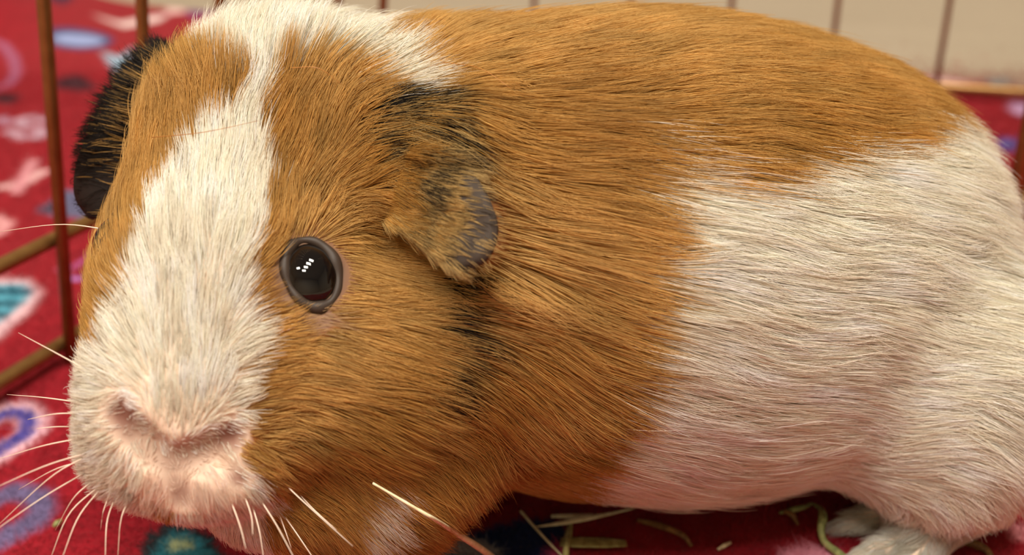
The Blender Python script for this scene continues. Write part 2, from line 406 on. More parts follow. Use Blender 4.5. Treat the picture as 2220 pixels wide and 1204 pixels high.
def out_of_skin(P, clear):
    for k in range(1, P.shape[1]):
        d = field(P[:, k]); m = np.where(d < clear[:, k])[0]
        if not len(m): continue
        q = P[m, k]; g = np.stack([field(q+e)-field(q-e) for e in np.eye(3)*.0012], 1); g /= np.linalg.norm(g, axis=1, keepdims=True)+1e-9
        P[m, k] += g*(clear[m, k]-d[m])[:, None]
    return P
def strands(p, n, ln, clump_n, clump=.55, K=6, lenv=.2, jitter=.09, flow=None):
    """curved strands at roots p with normals n, lie ln; gathered into tufts"""
    from mathutils.kdtree import KDTree
    N = len(p)
    d = ln[:, :3]-n*(ln[:, :3]*n).sum(1, keepdims=True); d /= np.linalg.norm(d, axis=1, keepdims=True)+1e-9
    side = np.cross(n, d)
    L = ln[:, 3]*1e-3*(1+rng.normal(size=N)*lenv).clip(.35, 1.6)
    up = ln[:, 4]*(1+rng.normal(size=N)*.3).clip(.3, 2)
    sw = smooth_noise(p, 260, 11)*.10+smooth_noise(p, 700, 12)*.07+rng.normal(size=N)*jitter
    d = d+side*sw[:, None]; d /= np.linalg.norm(d, axis=1, keepdims=True)
    s = np.linspace(0, 1, K)
    # lift decays along the strand
    a = up[:, None]*(s-.55*s*s)[None]; b = np.sqrt(np.maximum(1-(up*.45)**2, .2))[:, None]*s[None]
    P = p[:, None]+L[:, None, None]*(a[..., None]*n[:, None]+b[..., None]*d[:, None])
    bend = rng.normal(size=N)*.05
    P += (L[:, None]*bend[:, None]*(s*s)[None])[..., None]*side[:, None]
    c = rng.choice(N, max(2, N//clump_n), replace=False)
    kd = KDTree(len(c))
    for i, j in enumerate(c): kd.insert(p[j], i)
    kd.balance()
    own = c[np.array([kd.find(q)[1] for q in p])]
    rel = P[own]-P[own][:, :1]                                    # the tuft's own shape
    tgt = P[own]*.85+(p[:, None]+rel)*.15
    k = clump*(.5+.7*rng.random(N))[own]*(.6+.6*rng.random(N))
    m = np.clip(k, 0, .95)[:, None]*(s**1.3)[None]
    P = P*(1-m[..., None])+tgt*m[..., None]
    return P, own
def hair_obj(name, P, col, rad, mat_, parent=True):
    N, K = P.shape[:2]
    cu = bpy.data.hair_curves.new(name); cu.add_curves([K]*N)
    cu.attributes['position'].data.foreach_set('vector', np.ascontiguousarray(P, np.float32).ravel())
    ra = cu.attributes.get('radius') or cu.attributes.new('radius', 'FLOAT', 'POINT')
    taper = np.interp(np.linspace(0, 1, K), [0, .5, 1], [1, .9, .15])
    ra.data.foreach_set('value', (np.asarray(rad)[:, None]*taper[None]).astype(np.float32).ravel())
    a = cu.attributes.new('Col', 'FLOAT_COLOR', 'CURVE')
    a.data.foreach_set('color', np.concatenate([col, np.ones((N, 1))], 1).astype(np.float32).ravel())
    cu.materials.append(mat_)
    o = bpy.data.objects.new(name, cu); COL.objects.link(o)
    return to_pig(o) if parent else o
def hair_colour(c, p, own=None, var=.1):
    base = np.array([C_OR, C_WH, C_BK, C_TAN])[c]
    m = c == 0
    f = (.5+.5*smooth_noise(p, 120, 21)+rng.normal(size=len(p))*.35).clip(0, 1)
    base[m] = C_OR*(f[m, None])+C_OR2*(1-f[m, None])
    v = rng.normal(size=len(p))*var
    if own is not None: v += (rng.normal(size=len(p))*var)[own]
    return (base*(1+v[:, None]).clip(.6, 1.35)).clip(0, .95)

# ------------------------------------------------------------------ eyes
def uv_sphere(c, r, ax, nu=40, nv=24):
    V, Fc = [], []
    for j in range(nv+1):
        th = math.pi*j/nv
        for i in range(nu):
            ph = 2*math.pi*i/nu
            V.append(np.array(c)+r*(ax[0]*math.sin(th)*math.cos(ph)+ax[1]*math.sin(th)*math.sin(ph)+ax[2]*math.cos(th)))
    for j in range(nv):
        for i in range(nu): Fc.append((j*nu+i, (j+1)*nu+i, (j+1)*nu+(i+1) % nu, j*nu+(i+1) % nu))
    return np.array(V), Fc
def ring(c, ax, rx, ry, tube, dome, n=64, m=12):
    V, Fc = [], []
    for i in range(n):
        a = 2*math.pi*i/n; rad = ax[0]*math.cos(a)*rx+ax[1]*math.sin(a)*ry
        rn = rad/np.linalg.norm(rad); k = tube*(1+.22*math.sin(3*a+.6)+.12*math.sin(7*a))
        for j in range(m):
            b = 2*math.pi*j/m
            V.append(c+rad+rn*k*math.cos(b)*1.15+ax[2]*(k*math.sin(b)-dome*math.cos(a)**2))
    for i in range(n):
        for j in range(m): Fc.append((i*m+j, ((i+1) % n)*m+j, ((i+1) % n)*m+(j+1) % m, i*m+(j+1) % m))
    return np.array(V), Fc
M_eye, _nt, _b = attr_mat('wet_dark_eye', .1, .0)
_b.inputs['Coat Weight'].default_value = 1; _b.inputs['Coat Roughness'].default_value = .01
M_lid = plain('grey_brown_eyelid', lin(58, 47, 40), .5, .3)
def make_eye(p, n, r=.0074, sink=.0052):
    n = np.array(n)/np.linalg.norm(n); ax = frame(n, np.cross((0, 0, 1.), n))
    c = p-n*sink
    V, Fc = uv_sphere(c, r, ax); V = V-.14*((V-c)@ax[0])[:, None]*ax[0]
    o = to_pig(mesh_obj('eye', V, Fc, M_eye))
    th = np.degrees(np.arccos(np.clip(((V-c)/r)@n, -1, 1)))
    k = np.clip((th-24)/10, 0, 1)[:, None]; col = (1-k)*np.array([[.002, .0025, .004]])+k*np.array([[.008, .005, .0035]])
    set_col(o.data, col)
    V, Fc = ring(p-n*.0004, ax, .0044, .0062, .00080, -.0005)
    l = mesh_obj('eyelid', V, Fc, M_lid); l.parent = o; l['label'] = 'grey-brown eyelid rim'
    return o
EYE_N = grad(EYE_P[None].astype(np.float32))[0]
make_eye(EYE_P, EYE_N)
make_eye(EYE_F, EYE_FN)
# ------------------------------------------------------------------ tubes: whiskers, hay, wire
def spline(P, n):
    P = np.array(P, float); m = len(P); Q = np.concatenate([2*P[:1]-P[1:2], P, 2*P[-1:]-P[-2:-1]]); o = []
    for t in np.linspace(0, m-1, n):
        i = min(int(t), m-2); f = t-i; a, b, c, d = Q[i:i+4]
        o.append(.5*((2*b)+(c-a)*f+(2*a-5*b+4*c-d)*f*f+(3*b-a-3*c+d)*f**3))
    return np.array(o)
def tube(P, r, m=8, squash=1., up=(0, 0, 1)):
    P = np.array(P); n = len(P); r = np.interp(np.linspace(0, 1, n), np.linspace(0, 1, len(r)), r)
    T = np.gradient(P, axis=0); T /= np.linalg.norm(T, axis=1, keepdims=True)
    V, Fc = [], []
    for i in range(n):
        u = np.array(up, float)
        if abs(u@T[i]) > .95: u = np.array([1., 0, 0])
        a = np.cross(T[i], u); a /= np.linalg.norm(a); b = np.cross(a, T[i])
        for j in range(m):
            w = 2*math.pi*j/m; V.append(P[i]+r[i]*(math.cos(w)*a+squash*math.sin(w)*b))
    for i in range(n-1):
        for j in range(m): Fc.append((i*m+j, i*m+(j+1) % m, (i+1)*m+(j+1) % m, (i+1)*m+j))
    Fc.append(tuple(range(m))[::-1]); Fc.append(tuple(range((n-1)*m, n*m)))
    return np.array(V), Fc
M_whisk = plain('pale_whisker', lin(246, 226, 208), .35, .5)
M_whiskd = plain('dark_whisker', lin(190, 130, 66), .35, .5)
WHISK = [([(165, 872), (90, 862), (15, 856)], .012), ([(170, 897), (120, 898), (60, 910)], .004), ([(165, 926), (120, 926), (80, 930)], .0), ([(172, 951), (90, 968), (-10, 998)], .006),
    ([(195, 981), (100, 1010), (-10, 1058)], -.004), ([(195, 986), (110, 1035), (-10, 1145)], .004), ([(190, 1022), (95, 1078), (-10, 1150)], -.008), ([(218, 1052), (150, 1115), (108, 1215)], .0),
    ([(222, 1056), (170, 1122), (133, 1215)], -.006), ([(238, 1070), (224, 1110), (218, 1150)], .004), ([(250, 1078), (232, 1132), (228, 1215)], -.004), ([(280, 1082), (262, 1129), (255, 1215)], .002),
    ([(500, 1085), (520, 1140), (533, 1190)], -.004), ([(545, 1090), (562, 1150), (572, 1215)], -.002), ([(562, 1080), (600, 1140), (640, 1215)], -.008), ([(600, 1100), (618, 1150), (632, 1190)], .0),
    ([(610, 1110), (645, 1160), (682, 1215)], -.004), ([(612, 1045), (665, 1095), (765, 1185)], -.006), ([(640, 1062), (680, 1105), (730, 1150)], -.002), ([(195, 806), (120, 765), (40, 722)], .01),
    ([(245, 500), (130, 487), (-10, 504)], .02), ([(530, 1075), (545, 1120), (548, 1160)], -.004), ([(205, 1040), (160, 1080), (120, 1150)], .004), ([(185, 1000), (120, 1018), (40, 1062)], .008)]
for pts, dt in WHISK:
    t0 = depth(skin(*pts[0], 0, depth(settle(at(*pts[0], .19))[0])))
    Q = [at(x, y, t0+.0015+dt*(i/(len(pts)-1))**1.2-(.003 if i else 0)) for i, (x, y) in enumerate(pts)]
    V, Fc = tube(spline(Q, 12), [.00013, .00011, .00008, .00004], 6)
    to_pig(mesh_obj('whisker', V, Fc, M_whisk))
for pts, m_ in (([(632, 147), (690, 148), (745, 186)], M_whiskd), ([(330, 298), (440, 287), (560, 262)], M_whiskd), ([(960, 135), (1040, 148), (1108, 192)], M_whiskd)):
    Q = [skin(x, y, .007+.002*(i == 1)) for i, (x, y) in enumerate(pts)]
    V, Fc = tube(spline(Q, 12), [.00007, .00006, .00003], 6)
    to_pig(mesh_obj('brow_whisker', V, Fc, M_whiskd))
M_claw = plain('horn_claw', lin(150, 118, 92), .35, .5)
for a, b in (((.0760, .2034, .0028), (.0722, .2026, .0008)), ((.0770, .1916, .0032), (.0730, .1896, .0008)), ((.0828, .1855, .0032), (.0797, .1820, .0008)),
             ((-.041, .178, .0045), (-.0445, .1745, .0015)), ((-.022, .212, .0045), (-.0255, .2085, .0015))):
    a, b = np.array(a), np.array(b)
    V, Fc = tube(spline([a, (a+b)/2+(0, 0, .0008), b], 8), [.0013, .001, .0003], 8)
    to_pig(mesh_obj('claw', V, Fc, M_claw))

# ------------------------------------------------------------------ floor and blanket
def quad_obj(name, pts, m):
    return mesh_obj(name, pts, [tuple(range(len(pts)))], m, smooth=False)
M_floor, _nt, _b = mat('beige_vinyl_floor')
_tc = _nt.nodes.new('ShaderNodeTexCoord'); _nz = _nt.nodes.new('ShaderNodeTexNoise'); _nz.inputs['Scale'].default_value = 6
_cr = _nt.nodes.new('ShaderNodeValToRGB'); _cr.color_ramp.elements[0].color = (*lin(164, 151, 132), 1); _cr.color_ramp.elements[1].color = (*lin(174, 161, 142), 1)
_nt.links.new(_tc.outputs['Object'], _nz.inputs['Vector']); _nt.links.new(_nz.outputs['Fac'], _cr.inputs['Fac']); _nt.links.new(_cr.outputs['Color'], _b.inputs['Base Color'])
_b.inputs['Roughness'].default_value = .55
fl = quad_obj('floor', [(-3, -3, -.006), (3, -3, -.006), (3, 3, -.006), (-3, 3, -.006)], M_floor); fl['kind'] = 'structure'
M_wall = plain('warm_white_paint', lin(222, 212, 194), .9, .2)
for nm, pts in (('wall_back', [(-3, 3, -.006), (3, 3, -.006), (3, 3, 2.4), (-3, 3, 2.4)]), ('wall_front', [(3, -3, -.006), (-3, -3, -.006), (-3, -3, 2.4), (3, -3, 2.4)]),
                ('wall_left', [(-3, -3, -.006), (-3, 3, -.006), (-3, 3, 2.4), (-3, -3, 2.4)]), ('wall_right', [(3, 3, -.006), (3, -3, -.006), (3, -3, 2.4), (3, 3, 2.4)]),
                ('ceiling', [(-3, 3, 2.4), (3, 3, 2.4), (3, -3, 2.4), (-3, -3, 2.4)])):
    w_ = quad_obj(nm, pts, M_wall); w_['kind'] = 'structure'
E0, E1 = gnd(240, 3), gnd(2220, 176); EDIR = (E1-E0)/np.linalg.norm(E1-E0); ENRM = np.array([EDIR[1], -EDIR[0], 0])
BUL = gnd(-40, 60)
def fold(xy):
    x, y = xy[:, 0], xy[:, 1]
    z = .0012*np.sin(x*31+y*17+1)*np.sin(y*23-x*9)*np.clip((np.hypot(x-.02, y-.21)-.12)/.1, 0, 1)
    d = (x-BUL[0])*.8+(y-BUL[1])*.25
    z += .05*np.exp(-((x-BUL[0]+.05)/.075)**2-((y-BUL[1]-.02)/.10)**2)
    return z
def dist_seg(P, poly, closed=False):
    d = np.full(len(P), 9.); Q = list(poly)+([poly[0]] if closed else [])
    for a, b in zip(Q[:-1], Q[1:]):
        a, b = np.array(a), np.array(b); ab = b-a; h = np.clip(((P-a)@ab)/(ab@ab+1e-12), 0, 1)
        d = np.minimum(d, np.linalg.norm(P-a-h[:, None]*ab, axis=1))
    return d
G2 = lambda pts: [gnd(x, y)[:2] for x, y in pts]
def oval(cx, cy, rx, ry, n=28): return [(cx+rx*math.cos(2*math.pi*i/n), cy+ry*math.sin(2*math.pi*i/n)) for i in range(n)]
PRINT = [  # printed motifs: ('f' filled | 's' stroked, outline, colour, soft edge or half width in metres)
    ('f', oval(172, 92, 74, 21), (60, 62, 110), .004), ('f', oval(172, 93, 55, 12), (150, 165, 215), .006),
    ('f', [(112, 190), (125, 172), (165, 164), (190, 174), (215, 194), (165, 200)], (66, 24, 38), .004),
    ('s', [(-20, 108), (10, 112), (30, 130), (36, 155), (22, 182), (-10, 192)], (160, 88, 122), .0035),
    ('f', [(-10, 205), (40, 207), (46, 217), (25, 228), (-10, 226)], (52, 22, 36), .004),
    ('s', [(98, 266), (65, 257), (38, 266), (60, 279), (92, 284), (90, 299), (50, 302), (20, 289)], (196, 166, 186), .0032),
    ('s', [(-20, 268), (5, 262), (14, 272)], (186, 150, 176), .003),
    ('s', [(8, 402), (50, 396), (92, 372)], (226, 182, 186), .0032), ('s', [(36, 412), (70, 352)], (214, 150, 160), .0030), ('s', [(-10, 470), (10, 482), (-10, 500)], (220, 160, 165), .004),
    ('f', [(78, 454), (140, 410), (168, 412), (215, 476), (125, 466)], (104, 104, 136), .004), ('f', [(82, 456), (118, 432), (140, 458)], (60, 44, 60), .003),
    ('s', [(212, 538), (160, 582)], (176, 84, 140), .0016), ('s', [(163, 606), (212, 602)], (176, 120, 190), .0022), ('s', [(130, 586), (150, 590)], (190, 90, 120), .0016),
    ('f', [(-60, 604), (60, 608), (90, 634), (76, 668), (0, 738), (-60, 780)], (226, 190, 200), .005), ('f', [(-60, 616), (52, 618), (72, 638), (50, 664), (0, 706), (-60, 740)], (84, 160, 184), .004),
    ('s', [(-20, 634), (62, 636)], (30, 74, 96), .0024), ('s', [(-20, 660), (34, 664)], (30, 80, 100), .0022), ('s', [(-20, 688), (10, 690)], (34, 84, 104), .002),
    ('s', [(-10, 908), (20, 892), (52, 892), (74, 914), (64, 944), (33, 965), (-10, 992)], (232, 190, 204), .0042), ('s', [(-10, 912), (20, 898), (48, 898), (66, 916), (58, 940), (30, 960), (-10, 984)], (78, 70, 150), .0026),
    ('s', [(-10, 1082), (35, 1064), (78, 1078), (92, 1102), (76, 1130), (33, 1152), (-10, 1176)], (104, 92, 132), .0040),
    ('f', [(296, 1215), (320, 1162), (362, 1138), (412, 1134), (455, 1162), (500, 1215), (500, 1270), (296, 1270)], (30, 34, 40), .0012), ('f', [(326, 1215), (345, 1172), (380, 1154), (415, 1156), (445, 1180), (480, 1215), (480, 1265), (326, 1265)], (38, 106, 120), .002), ('f', oval(390, 1182, 26, 13), (150, 160, 120), .0015),
    ('f', [(1000, 1165), (1080, 1140), (1150, 1124), (1222, 1138), (1232, 1165), (1190, 1204), (1180, 1270), (860, 1270), (860, 1190), (960, 1160)], (24, 40, 92), .0018), ('f', [(940, 1176), (990, 1160), (1062, 1178), (1092, 1206), (960, 1214)], (166, 164, 172), .002),
    ('f', [(1190, 1190), (1230, 1180), (1235, 1215), (1180, 1230)], (190, 70, 110), .002),
    ('f', [(2112, 1112), (2126, 1080), (2166, 1078), (2178, 1100), (2168, 1132), (2150, 1150), (2108, 1142)], (240, 190, 196), .0025), ('f', [(2180, 1140), (2230, 1140), (2230, 1175), (2196, 1168)], (228, 150, 160), .003), ('s', [(2120, 1050), (2170, 1030)], (200, 70, 90), .002),
    ('f', [(1692, 1196), (1752, 1180), (1812, 1194), (1834, 1240), (1690, 1240)], (226, 150, 172), .0025),
    ('f', [(2182, 238), (2208, 222), (2260, 226), (2260, 256), (2200, 252)], (196, 160, 200), .005), ('f', [(2158, 306), (2190, 297), (2216, 310), (2210, 330), (2170, 326)], (96, 88, 160), .004),
    ('f', [(2010, 168), (2080, 176), (2172, 194), (2176, 206), (2090, 200), (2010, 186)], (232, 200, 200), .008), ('f', oval(2168, 176, 26, 7), (90, 150, 170), .008),
    ('f', [(103, 12), (148, 4), (166, 20), (140, 38), (105, 36)], (36, 26, 60), .006), ('f', [(358, 6), (400, 8), (406, 30), (364, 34)], (234, 190, 190), .006),
    ('f', [(204, 42), (262, 50), (330, 36), (366, 34), (346, 48), (270, 62)], (232, 204, 204), .006), ('f', [(218, 116), (262, 128), (288, 106), (290, 168), (264, 178), (244, 150)], (150, 180, 204), .004),
    ('f', [(400, 14), (470, 16), (470, 36), (410, 40)], (120, 70, 120), .006), ('f', [(0, -20), (60, -30), (70, -5), (10, 0)], (230, 190, 190), .006)]
PRN = [(k, G2(pts), np.array(lin(*c)), w) for k, pts, c, w in PRINT]
_r = np.random.default_rng(5); _cols = [(150, 165, 215), (60, 62, 110), (232, 200, 204), (84, 160, 184), (104, 92, 132), (66, 24, 38), (78, 70, 150), (196, 166, 186)]
for _ in range(260):
    m_ = np.array([_r.uniform(-.75, .75), _r.uniform(-.25, .75)]); v_ = np.array([*m_, 0])-EYE; t_ = v_@_F
    if t_ > .02 and abs((v_@_R)/t_) < .53 and abs((v_@_U)/t_) < .32 and body_sdf((EYE+v_*np.linspace(.2, 1, 60)[:, None]).astype(np.float32)).min() > -.012: continue
    if any(np.hypot(*(np.mean(P_, 0)-m_)) < .075 for k_, P_, c_, w_ in PRN): continue
    a_, r_, c_ = _r.uniform(0, 6.28), _r.uniform(.012, .022), np.array(lin(*_cols[_r.integers(8)])); th = np.linspace(0, 6.28, 25)
    if _r.random() < .5: P_ = np.stack([r_*np.cos(th), .45*r_*np.sin(th)], 1)
    elif _r.random() < .5: P_ = np.stack([r_*np.cos(th[:19]), r_*np.sin(th[:19])], 1)
    else: P_ = r_*np.array([(1, 0), (-.5, .87), (-.5, -.87)])
    P_ = P_@np.array([[math.cos(a_), math.sin(a_)], [-math.sin(a_), math.cos(a_)]])+m_
    PRN.append(('s' if len(P_) == 19 else 'f', [tuple(q) for q in P_], c_, .0035))
RED = np.array(lin(146, 18, 34))
def print_colour(xy):
    q = xy+np.stack([smooth_noise(np.c_[xy, xy[:, :1]*0], 1500, 31), smooth_noise(np.c_[xy, xy[:, :1]*0], 1500, 32)], 1)*.0005
    col = np.repeat(RED[None], len(xy), 0)*(1+.06*smooth_noise(np.c_[xy, xy[:, :1]*0], 300, 33))[:, None]
    for k, poly, c, w in PRN:
        P = np.array(poly); lo, hi = P.min(0)-.02, P.max(0)+.02
        m = np.where(((q > lo) & (q < hi)).all(1))[0]
        if not len(m): continue
        if k == 's': a = np.clip(1.35-dist_seg(q[m], poly)/w, 0, 1)
        else:
            d = dist_seg(q[m], poly, True); d[inside(q[m], P)] *= -1
            a = np.clip(.5-d/w, 0, 1)
        a = (a*a*(3-2*a))[:, None]; col[m] = col[m]*(1-a)+c*a
    return col
b1 = np.concatenate([np.arange(0, .30, .004), np.arange(.30, .62, .0014), np.arange(.62, 1.2, .02)])
a1 = np.concatenate([np.arange(-.55, -.2, .006), np.arange(-.2, .62, .0015), np.arange(.62, 1.0, .006)])
A, B = np.meshgrid(a1, b1, indexing='ij')
XY = E0[None, :2]+A.reshape(-1, 1)*EDIR[None, :2]+B.reshape(-1, 1)*ENRM[None, :2]
if ENRM[1] > 0: raise SystemExit('normal')
Z = fold(XY); bb = B.ravel(); Z = Z-.0055*np.exp(-(bb/.004)**2)
na, nb = len(a1), len(b1)
I = (np.arange(na-1)[:, None]*nb+np.arange(nb-1)[None]).ravel()
BLV, BLF = np.c_[XY, Z], np.stack([I, I+1, I+nb+1, I+nb], 1)
M_fleece, _nt, _b = attr_mat('printed_fleece', .95, .1, sheen=.12)
_b.inputs['Sheen Roughness'].default_value = .5
_tc = _nt.nodes.new('ShaderNodeTexCoord'); _nz = _nt.nodes.new('ShaderNodeTexNoise'); _nz.inputs['Scale'].default_value = 900; _nz.inputs['Detail'].default_value = 4
_bp = _nt.nodes.new('ShaderNodeBump'); _bp.inputs['Strength'].default_value = .6; _bp.inputs['Distance'].default_value = .0008
_nt.links.new(_tc.outputs['Object'], _nz.inputs['Vector']); _nt.links.new(_nz.outputs['Fac'], _bp.inputs['Height']); _nt.links.new(_bp.outputs['Normal'], _b.inputs['Normal'])
blanket = mesh_obj('fleece_blanket', BLV, BLF, M_fleece)
set_col(blanket.data, print_colour(XY))
blanket['label'] = 'red fleece blanket printed with letters and blue motifs on the floor'; blanket['category'] = 'blanket'
M_pile, _nt, _b = attr_mat('fleece_pile', .9, .1, sheen=.15)
if True:
    NP = 260000
    yy = .17+.45*rng.random(NP)**1.6; xx = (rng.random(NP)*2-1)*(.03+.52*yy)
    xx += rng.normal(size=NP)*.035; yy += rng.normal(size=NP)*.03; wide = rng.random(NP) < .5; yy[wide] = rng.uniform(-.05, .62, wide.sum()); xx[wide] = rng.uniform(-.42, .46, wide.sum())
    pr = np.c_[xx, yy]; zz = fold(pr); dr = rng.normal(size=(NP, 3)); dr[:, 2] = np.abs(dr[:, 2])*.8+.25; dr /= np.linalg.norm(dr, axis=1, keepdims=True)
    r0 = np.c_[pr, zz-.0002]; ll = (.0009+.0012*rng.random(NP))*(1+np.abs(yy)*1.5); cr = rng.normal(size=(NP, 3))*.35
    s3 = np.linspace(0, 1, 4); PP = r0[:, None]+ll[:, None, None]*(s3[None, :, None]*dr[:, None]+(s3**2)[None, :, None]*cr[:, None])
    PP[..., 2] = np.maximum(PP[..., 2], zz[:, None]-.0002)
    pile = hair_obj('pile', PP, print_colour(pr)*(1+rng.normal(size=(NP, 1))*.08).clip(.5, 1.5), .00005*(1+np.abs(yy)*2), M_pile, False)
    pile.parent = blanket; pile['kind'] = 'stuff'

# ------------------------------------------------------------------ wire pen
M_wire, _nt, _b = mat('bronze_coated_wire')
_nz = _nt.nodes.new('ShaderNodeTexNoise'); _nz.inputs['Scale'].default_value = 260; _tc = _nt.nodes.new('ShaderNodeTexCoord')
_cr = _nt.nodes.new('ShaderNodeValToRGB'); _cr.color_ramp.elements[0].color = (*lin(134, 96, 54), 1); _cr.color_ramp.elements[1].color = (*lin(172, 134, 80), 1)
_nt.links.new(_tc.outputs['Object'], _nz.inputs['Vector']); _nt.links.new(_nz.outputs['Fac'], _cr.inputs['Fac']); _nt.links.new(_cr.outputs['Color'], _b.inputs['Base Color'])
_b.inputs['Metallic'].default_value = .65; _b.inputs['Roughness'].default_value = .36
def panel(label, base, direction, normal, lean, bars, rails, length, height, br=.0017, rr=.0019, rail_from=0.):
    """one pen panel: upright wires standing at distances BARS along the base, cross wires at heights RAILS"""
    root = bpy.data.objects.new('pen_panel', None); COL.objects.link(root); root.location = base; root.empty_display_size = .02
    root['label'] = label; root['category'] = 'pen panel'; root['group'] = 'wire pen panels around the guinea pig'
    d = np.array(direction, float); d /= np.linalg.norm(d); upv = np.array([0, 0, 1.])+np.array(normal)*math.tan(lean)
    for k in bars:
        V, Fc = tube([d*k+upv*z for z in np.linspace(.001, height, 6)], [br, br], 14)
        mesh_obj('upright_wire', V, Fc, M_wire, root)
    for z in rails:
        off = np.array(normal)*(-(br+rr)*.95)
        V, Fc = tube([d*k+upv*z+off for k in np.linspace(rail_from, length, 10)], [rr, rr], 14)
        mesh_obj('cross_wire', V, Fc, M_wire, root)
    return root
L0, L1 = gnd(0, 860, .004), gnd(150, 765, .004); LD = (L1-L0)/np.linalg.norm(L1-L0); LN = np.array([LD[1], -LD[0], 0])
panel('bronze wire pen panel beside the guinea pig\'s muzzle and black ear', (L1[0], L1[1], 0), LD, LN, math.radians(7.5), [-.08, -.04, 0, .037, .074, .111, .148, .185], [.006, .040, .25], .21, .42, .0018, .0021, -.12)
R0, R1 = gnd(2070, 203, .004), gnd(2220, 213, .004); RD = (R1-R0)/np.linalg.norm(R1-R0); RN = np.array([RD[1], -RD[0], 0])
panel('bronze wire pen panel standing behind the guinea pig\'s back', (R0[0], R0[1], 0), RD, RN, 0, list(-.010+.0545*np.arange(-4, 5)), [.006, .25], .24, .42, .0015, .0026, -.24)
panel('bronze wire pen panel beside the guinea pig\'s rump', (.152, .312, 0), (.145, .25, 0), (-.866, .5, 0), 0, [0, .042, .084, .126, .168, .21], [.006, .04, .25], .24, .42, .0021)

# ------------------------------------------------------------------ hay
def hay_mat(name, c1, c2):
    m, nt, b = mat(name); nz = nt.nodes.new('ShaderNodeTexNoise'); nz.inputs['Scale'].default_value = 700; cr = nt.nodes.new('ShaderNodeValToRGB')
    tc = nt.nodes.new('ShaderNodeTexCoord'); nt.links.new(tc.outputs['Object'], nz.inputs['Vector'])
    cr.color_ramp.elements[0].position = .35; cr.color_ramp.elements[1].position = .65
    cr.color_ramp.elements[0].color = (*lin(*c1), 1); cr.color_ramp.elements[1].color = (*lin(*c2), 1)
    nt.links.new(nz.outputs['Fac'], cr.inputs['Fac']); nt.links.new(cr.outputs['Color'], b.inputs['Base Color']); b.inputs['Roughness'].default_value = .6
    return m
H_gr, H_pale, H_br, H_ol = hay_mat('green_hay', (122, 132, 78), (160, 166, 104)), hay_mat('pale_hay', (214, 200, 158), (240, 230, 194)), hay_mat('brown_hay', (92, 64, 30), (136, 100, 54)), hay_mat('olive_hay', (136, 128, 74), (178, 170, 108))
def hay(label, pts, r, m, squash=1., zs=None, bits=()):
    """a stalk through ground points (pixel, height)"""
    P = [gnd(x, y, z) for x, y, z in pts]
    c = P[0].copy(); V, Fc = tube(spline(P, 24), r, 8, squash)
    o = mesh_obj('hay_stalk', V-c, Fc, m); o.location = c
    o['label'] = label; o['category'] = 'hay'; o['group'] = 'hay stalks on the blanket'
    return o
P = [gnd(1090, 1228, .0012), at(1045, 1192, .222), at(985, 1154, depth(skin(985, 1152, 0, .222))-.013), skin(945, 1128, .014), skin(900, 1102, .0115), skin(808, 1048, .0065)]
V, Fc = tube(spline(P, 30)-P[0], [.0008, .0007, .0004, .0003, .0002], 8); o = mesh_obj('hay_stalk', V, Fc, H_pale); o.location = P[0]
o['label'] = 'long thin pale hay stalk leaning from the blanket up to the cheek'; o['category'] = 'hay'; o['group'] = 'hay stalks on the blanket'
hay('pale straw lying under the belly across a green stem', [(1160, 1143, .0025), (1215, 1135, .003), (1262, 1125, .003), (1315, 1116, .0025), (1375, 1102, .002)], [.0002, .0007, .0011, .0005, .0003], H_pale, .4)
hay('flat olive hay leaf with torn ends on red fleece', [(1215, 1176, .0015), (1260, 1176, .002), (1310, 1177, .002), (1358, 1178, .0015)], [.0016, .0019, .0018, .0012], H_ol, .12)
hay('short olive stem standing across the flat hay leaf', [(1237, 1136, .0015), (1232, 1160, .0024), (1228, 1182, .0036), (1226, 1215, .0015)], [.0005, .0009, .0007, .0008], H_ol)
hay('thin brown bent hay stalk near the white belly', [(1382, 1129, .001), (1430, 1140, .0025), (1478, 1160, .003), (1500, 1185, .001)], [.0005, .0008, .0007, .0004], H_br)
hay('thin brown straw just behind the pale straw', [(1195, 1120, .0015), (1240, 1120, .002), (1285, 1118, .0015)], [.0004, .0006, .0004], H_pale)
hay('bright green stem with a swollen node before the hind foot', [(1760, 1092, .002), (1778, 1103, .004), (1784, 1120, .005), (1780, 1150, .004), (1788, 1176, .002), (1812, 1196, .0015), (1850, 1225, .0015)], [.0003, .0006, .0011, .0008, .0008, .0009, .0009], H_gr)
hay('green hay curl lying at the edge of the belly', [(1690, 1112, .0015), (1715, 1106, .003), (1742, 1100, .0035), (1760, 1092, .003)], [.0005, .001, .0008, .0004], H_gr, .5)
hay('brown hay tip bending down below the green curl', [(1700, 1108, .003), (1718, 1118, .003), (1730, 1138, .001)], [.0005, .0007, .0004], H_br)
hay('dark brown twig behind the hind foot heel', [(2060, 1160, .0012), (2090, 1174, .002), (2118, 1182, .002), (2140, 1196, .0015), (2155, 1220, .001)], [.0006, .0008, .001, .0008, .0006], H_br)
hay('tiny green hay crumb below the whiskers', [(116, 1142, .0015), (124, 1135, .002), (133, 1129, .0015)], [.0004, .0007, .0004], H_gr)
hay('tiny straw crumb on the bare red fleece', [(1556, 1192, .0008), (1570, 1184, .0012), (1584, 1177, .0008)], [.0003, .0005, .0003], H_pale)
hay('very fine grey straw slanting over the navy motif', [(1128, 1108, .003), (1165, 1150, .003), (1195, 1182, .0025), (1225, 1212, .001)], [.0003, .0003, .0002], H_pale)
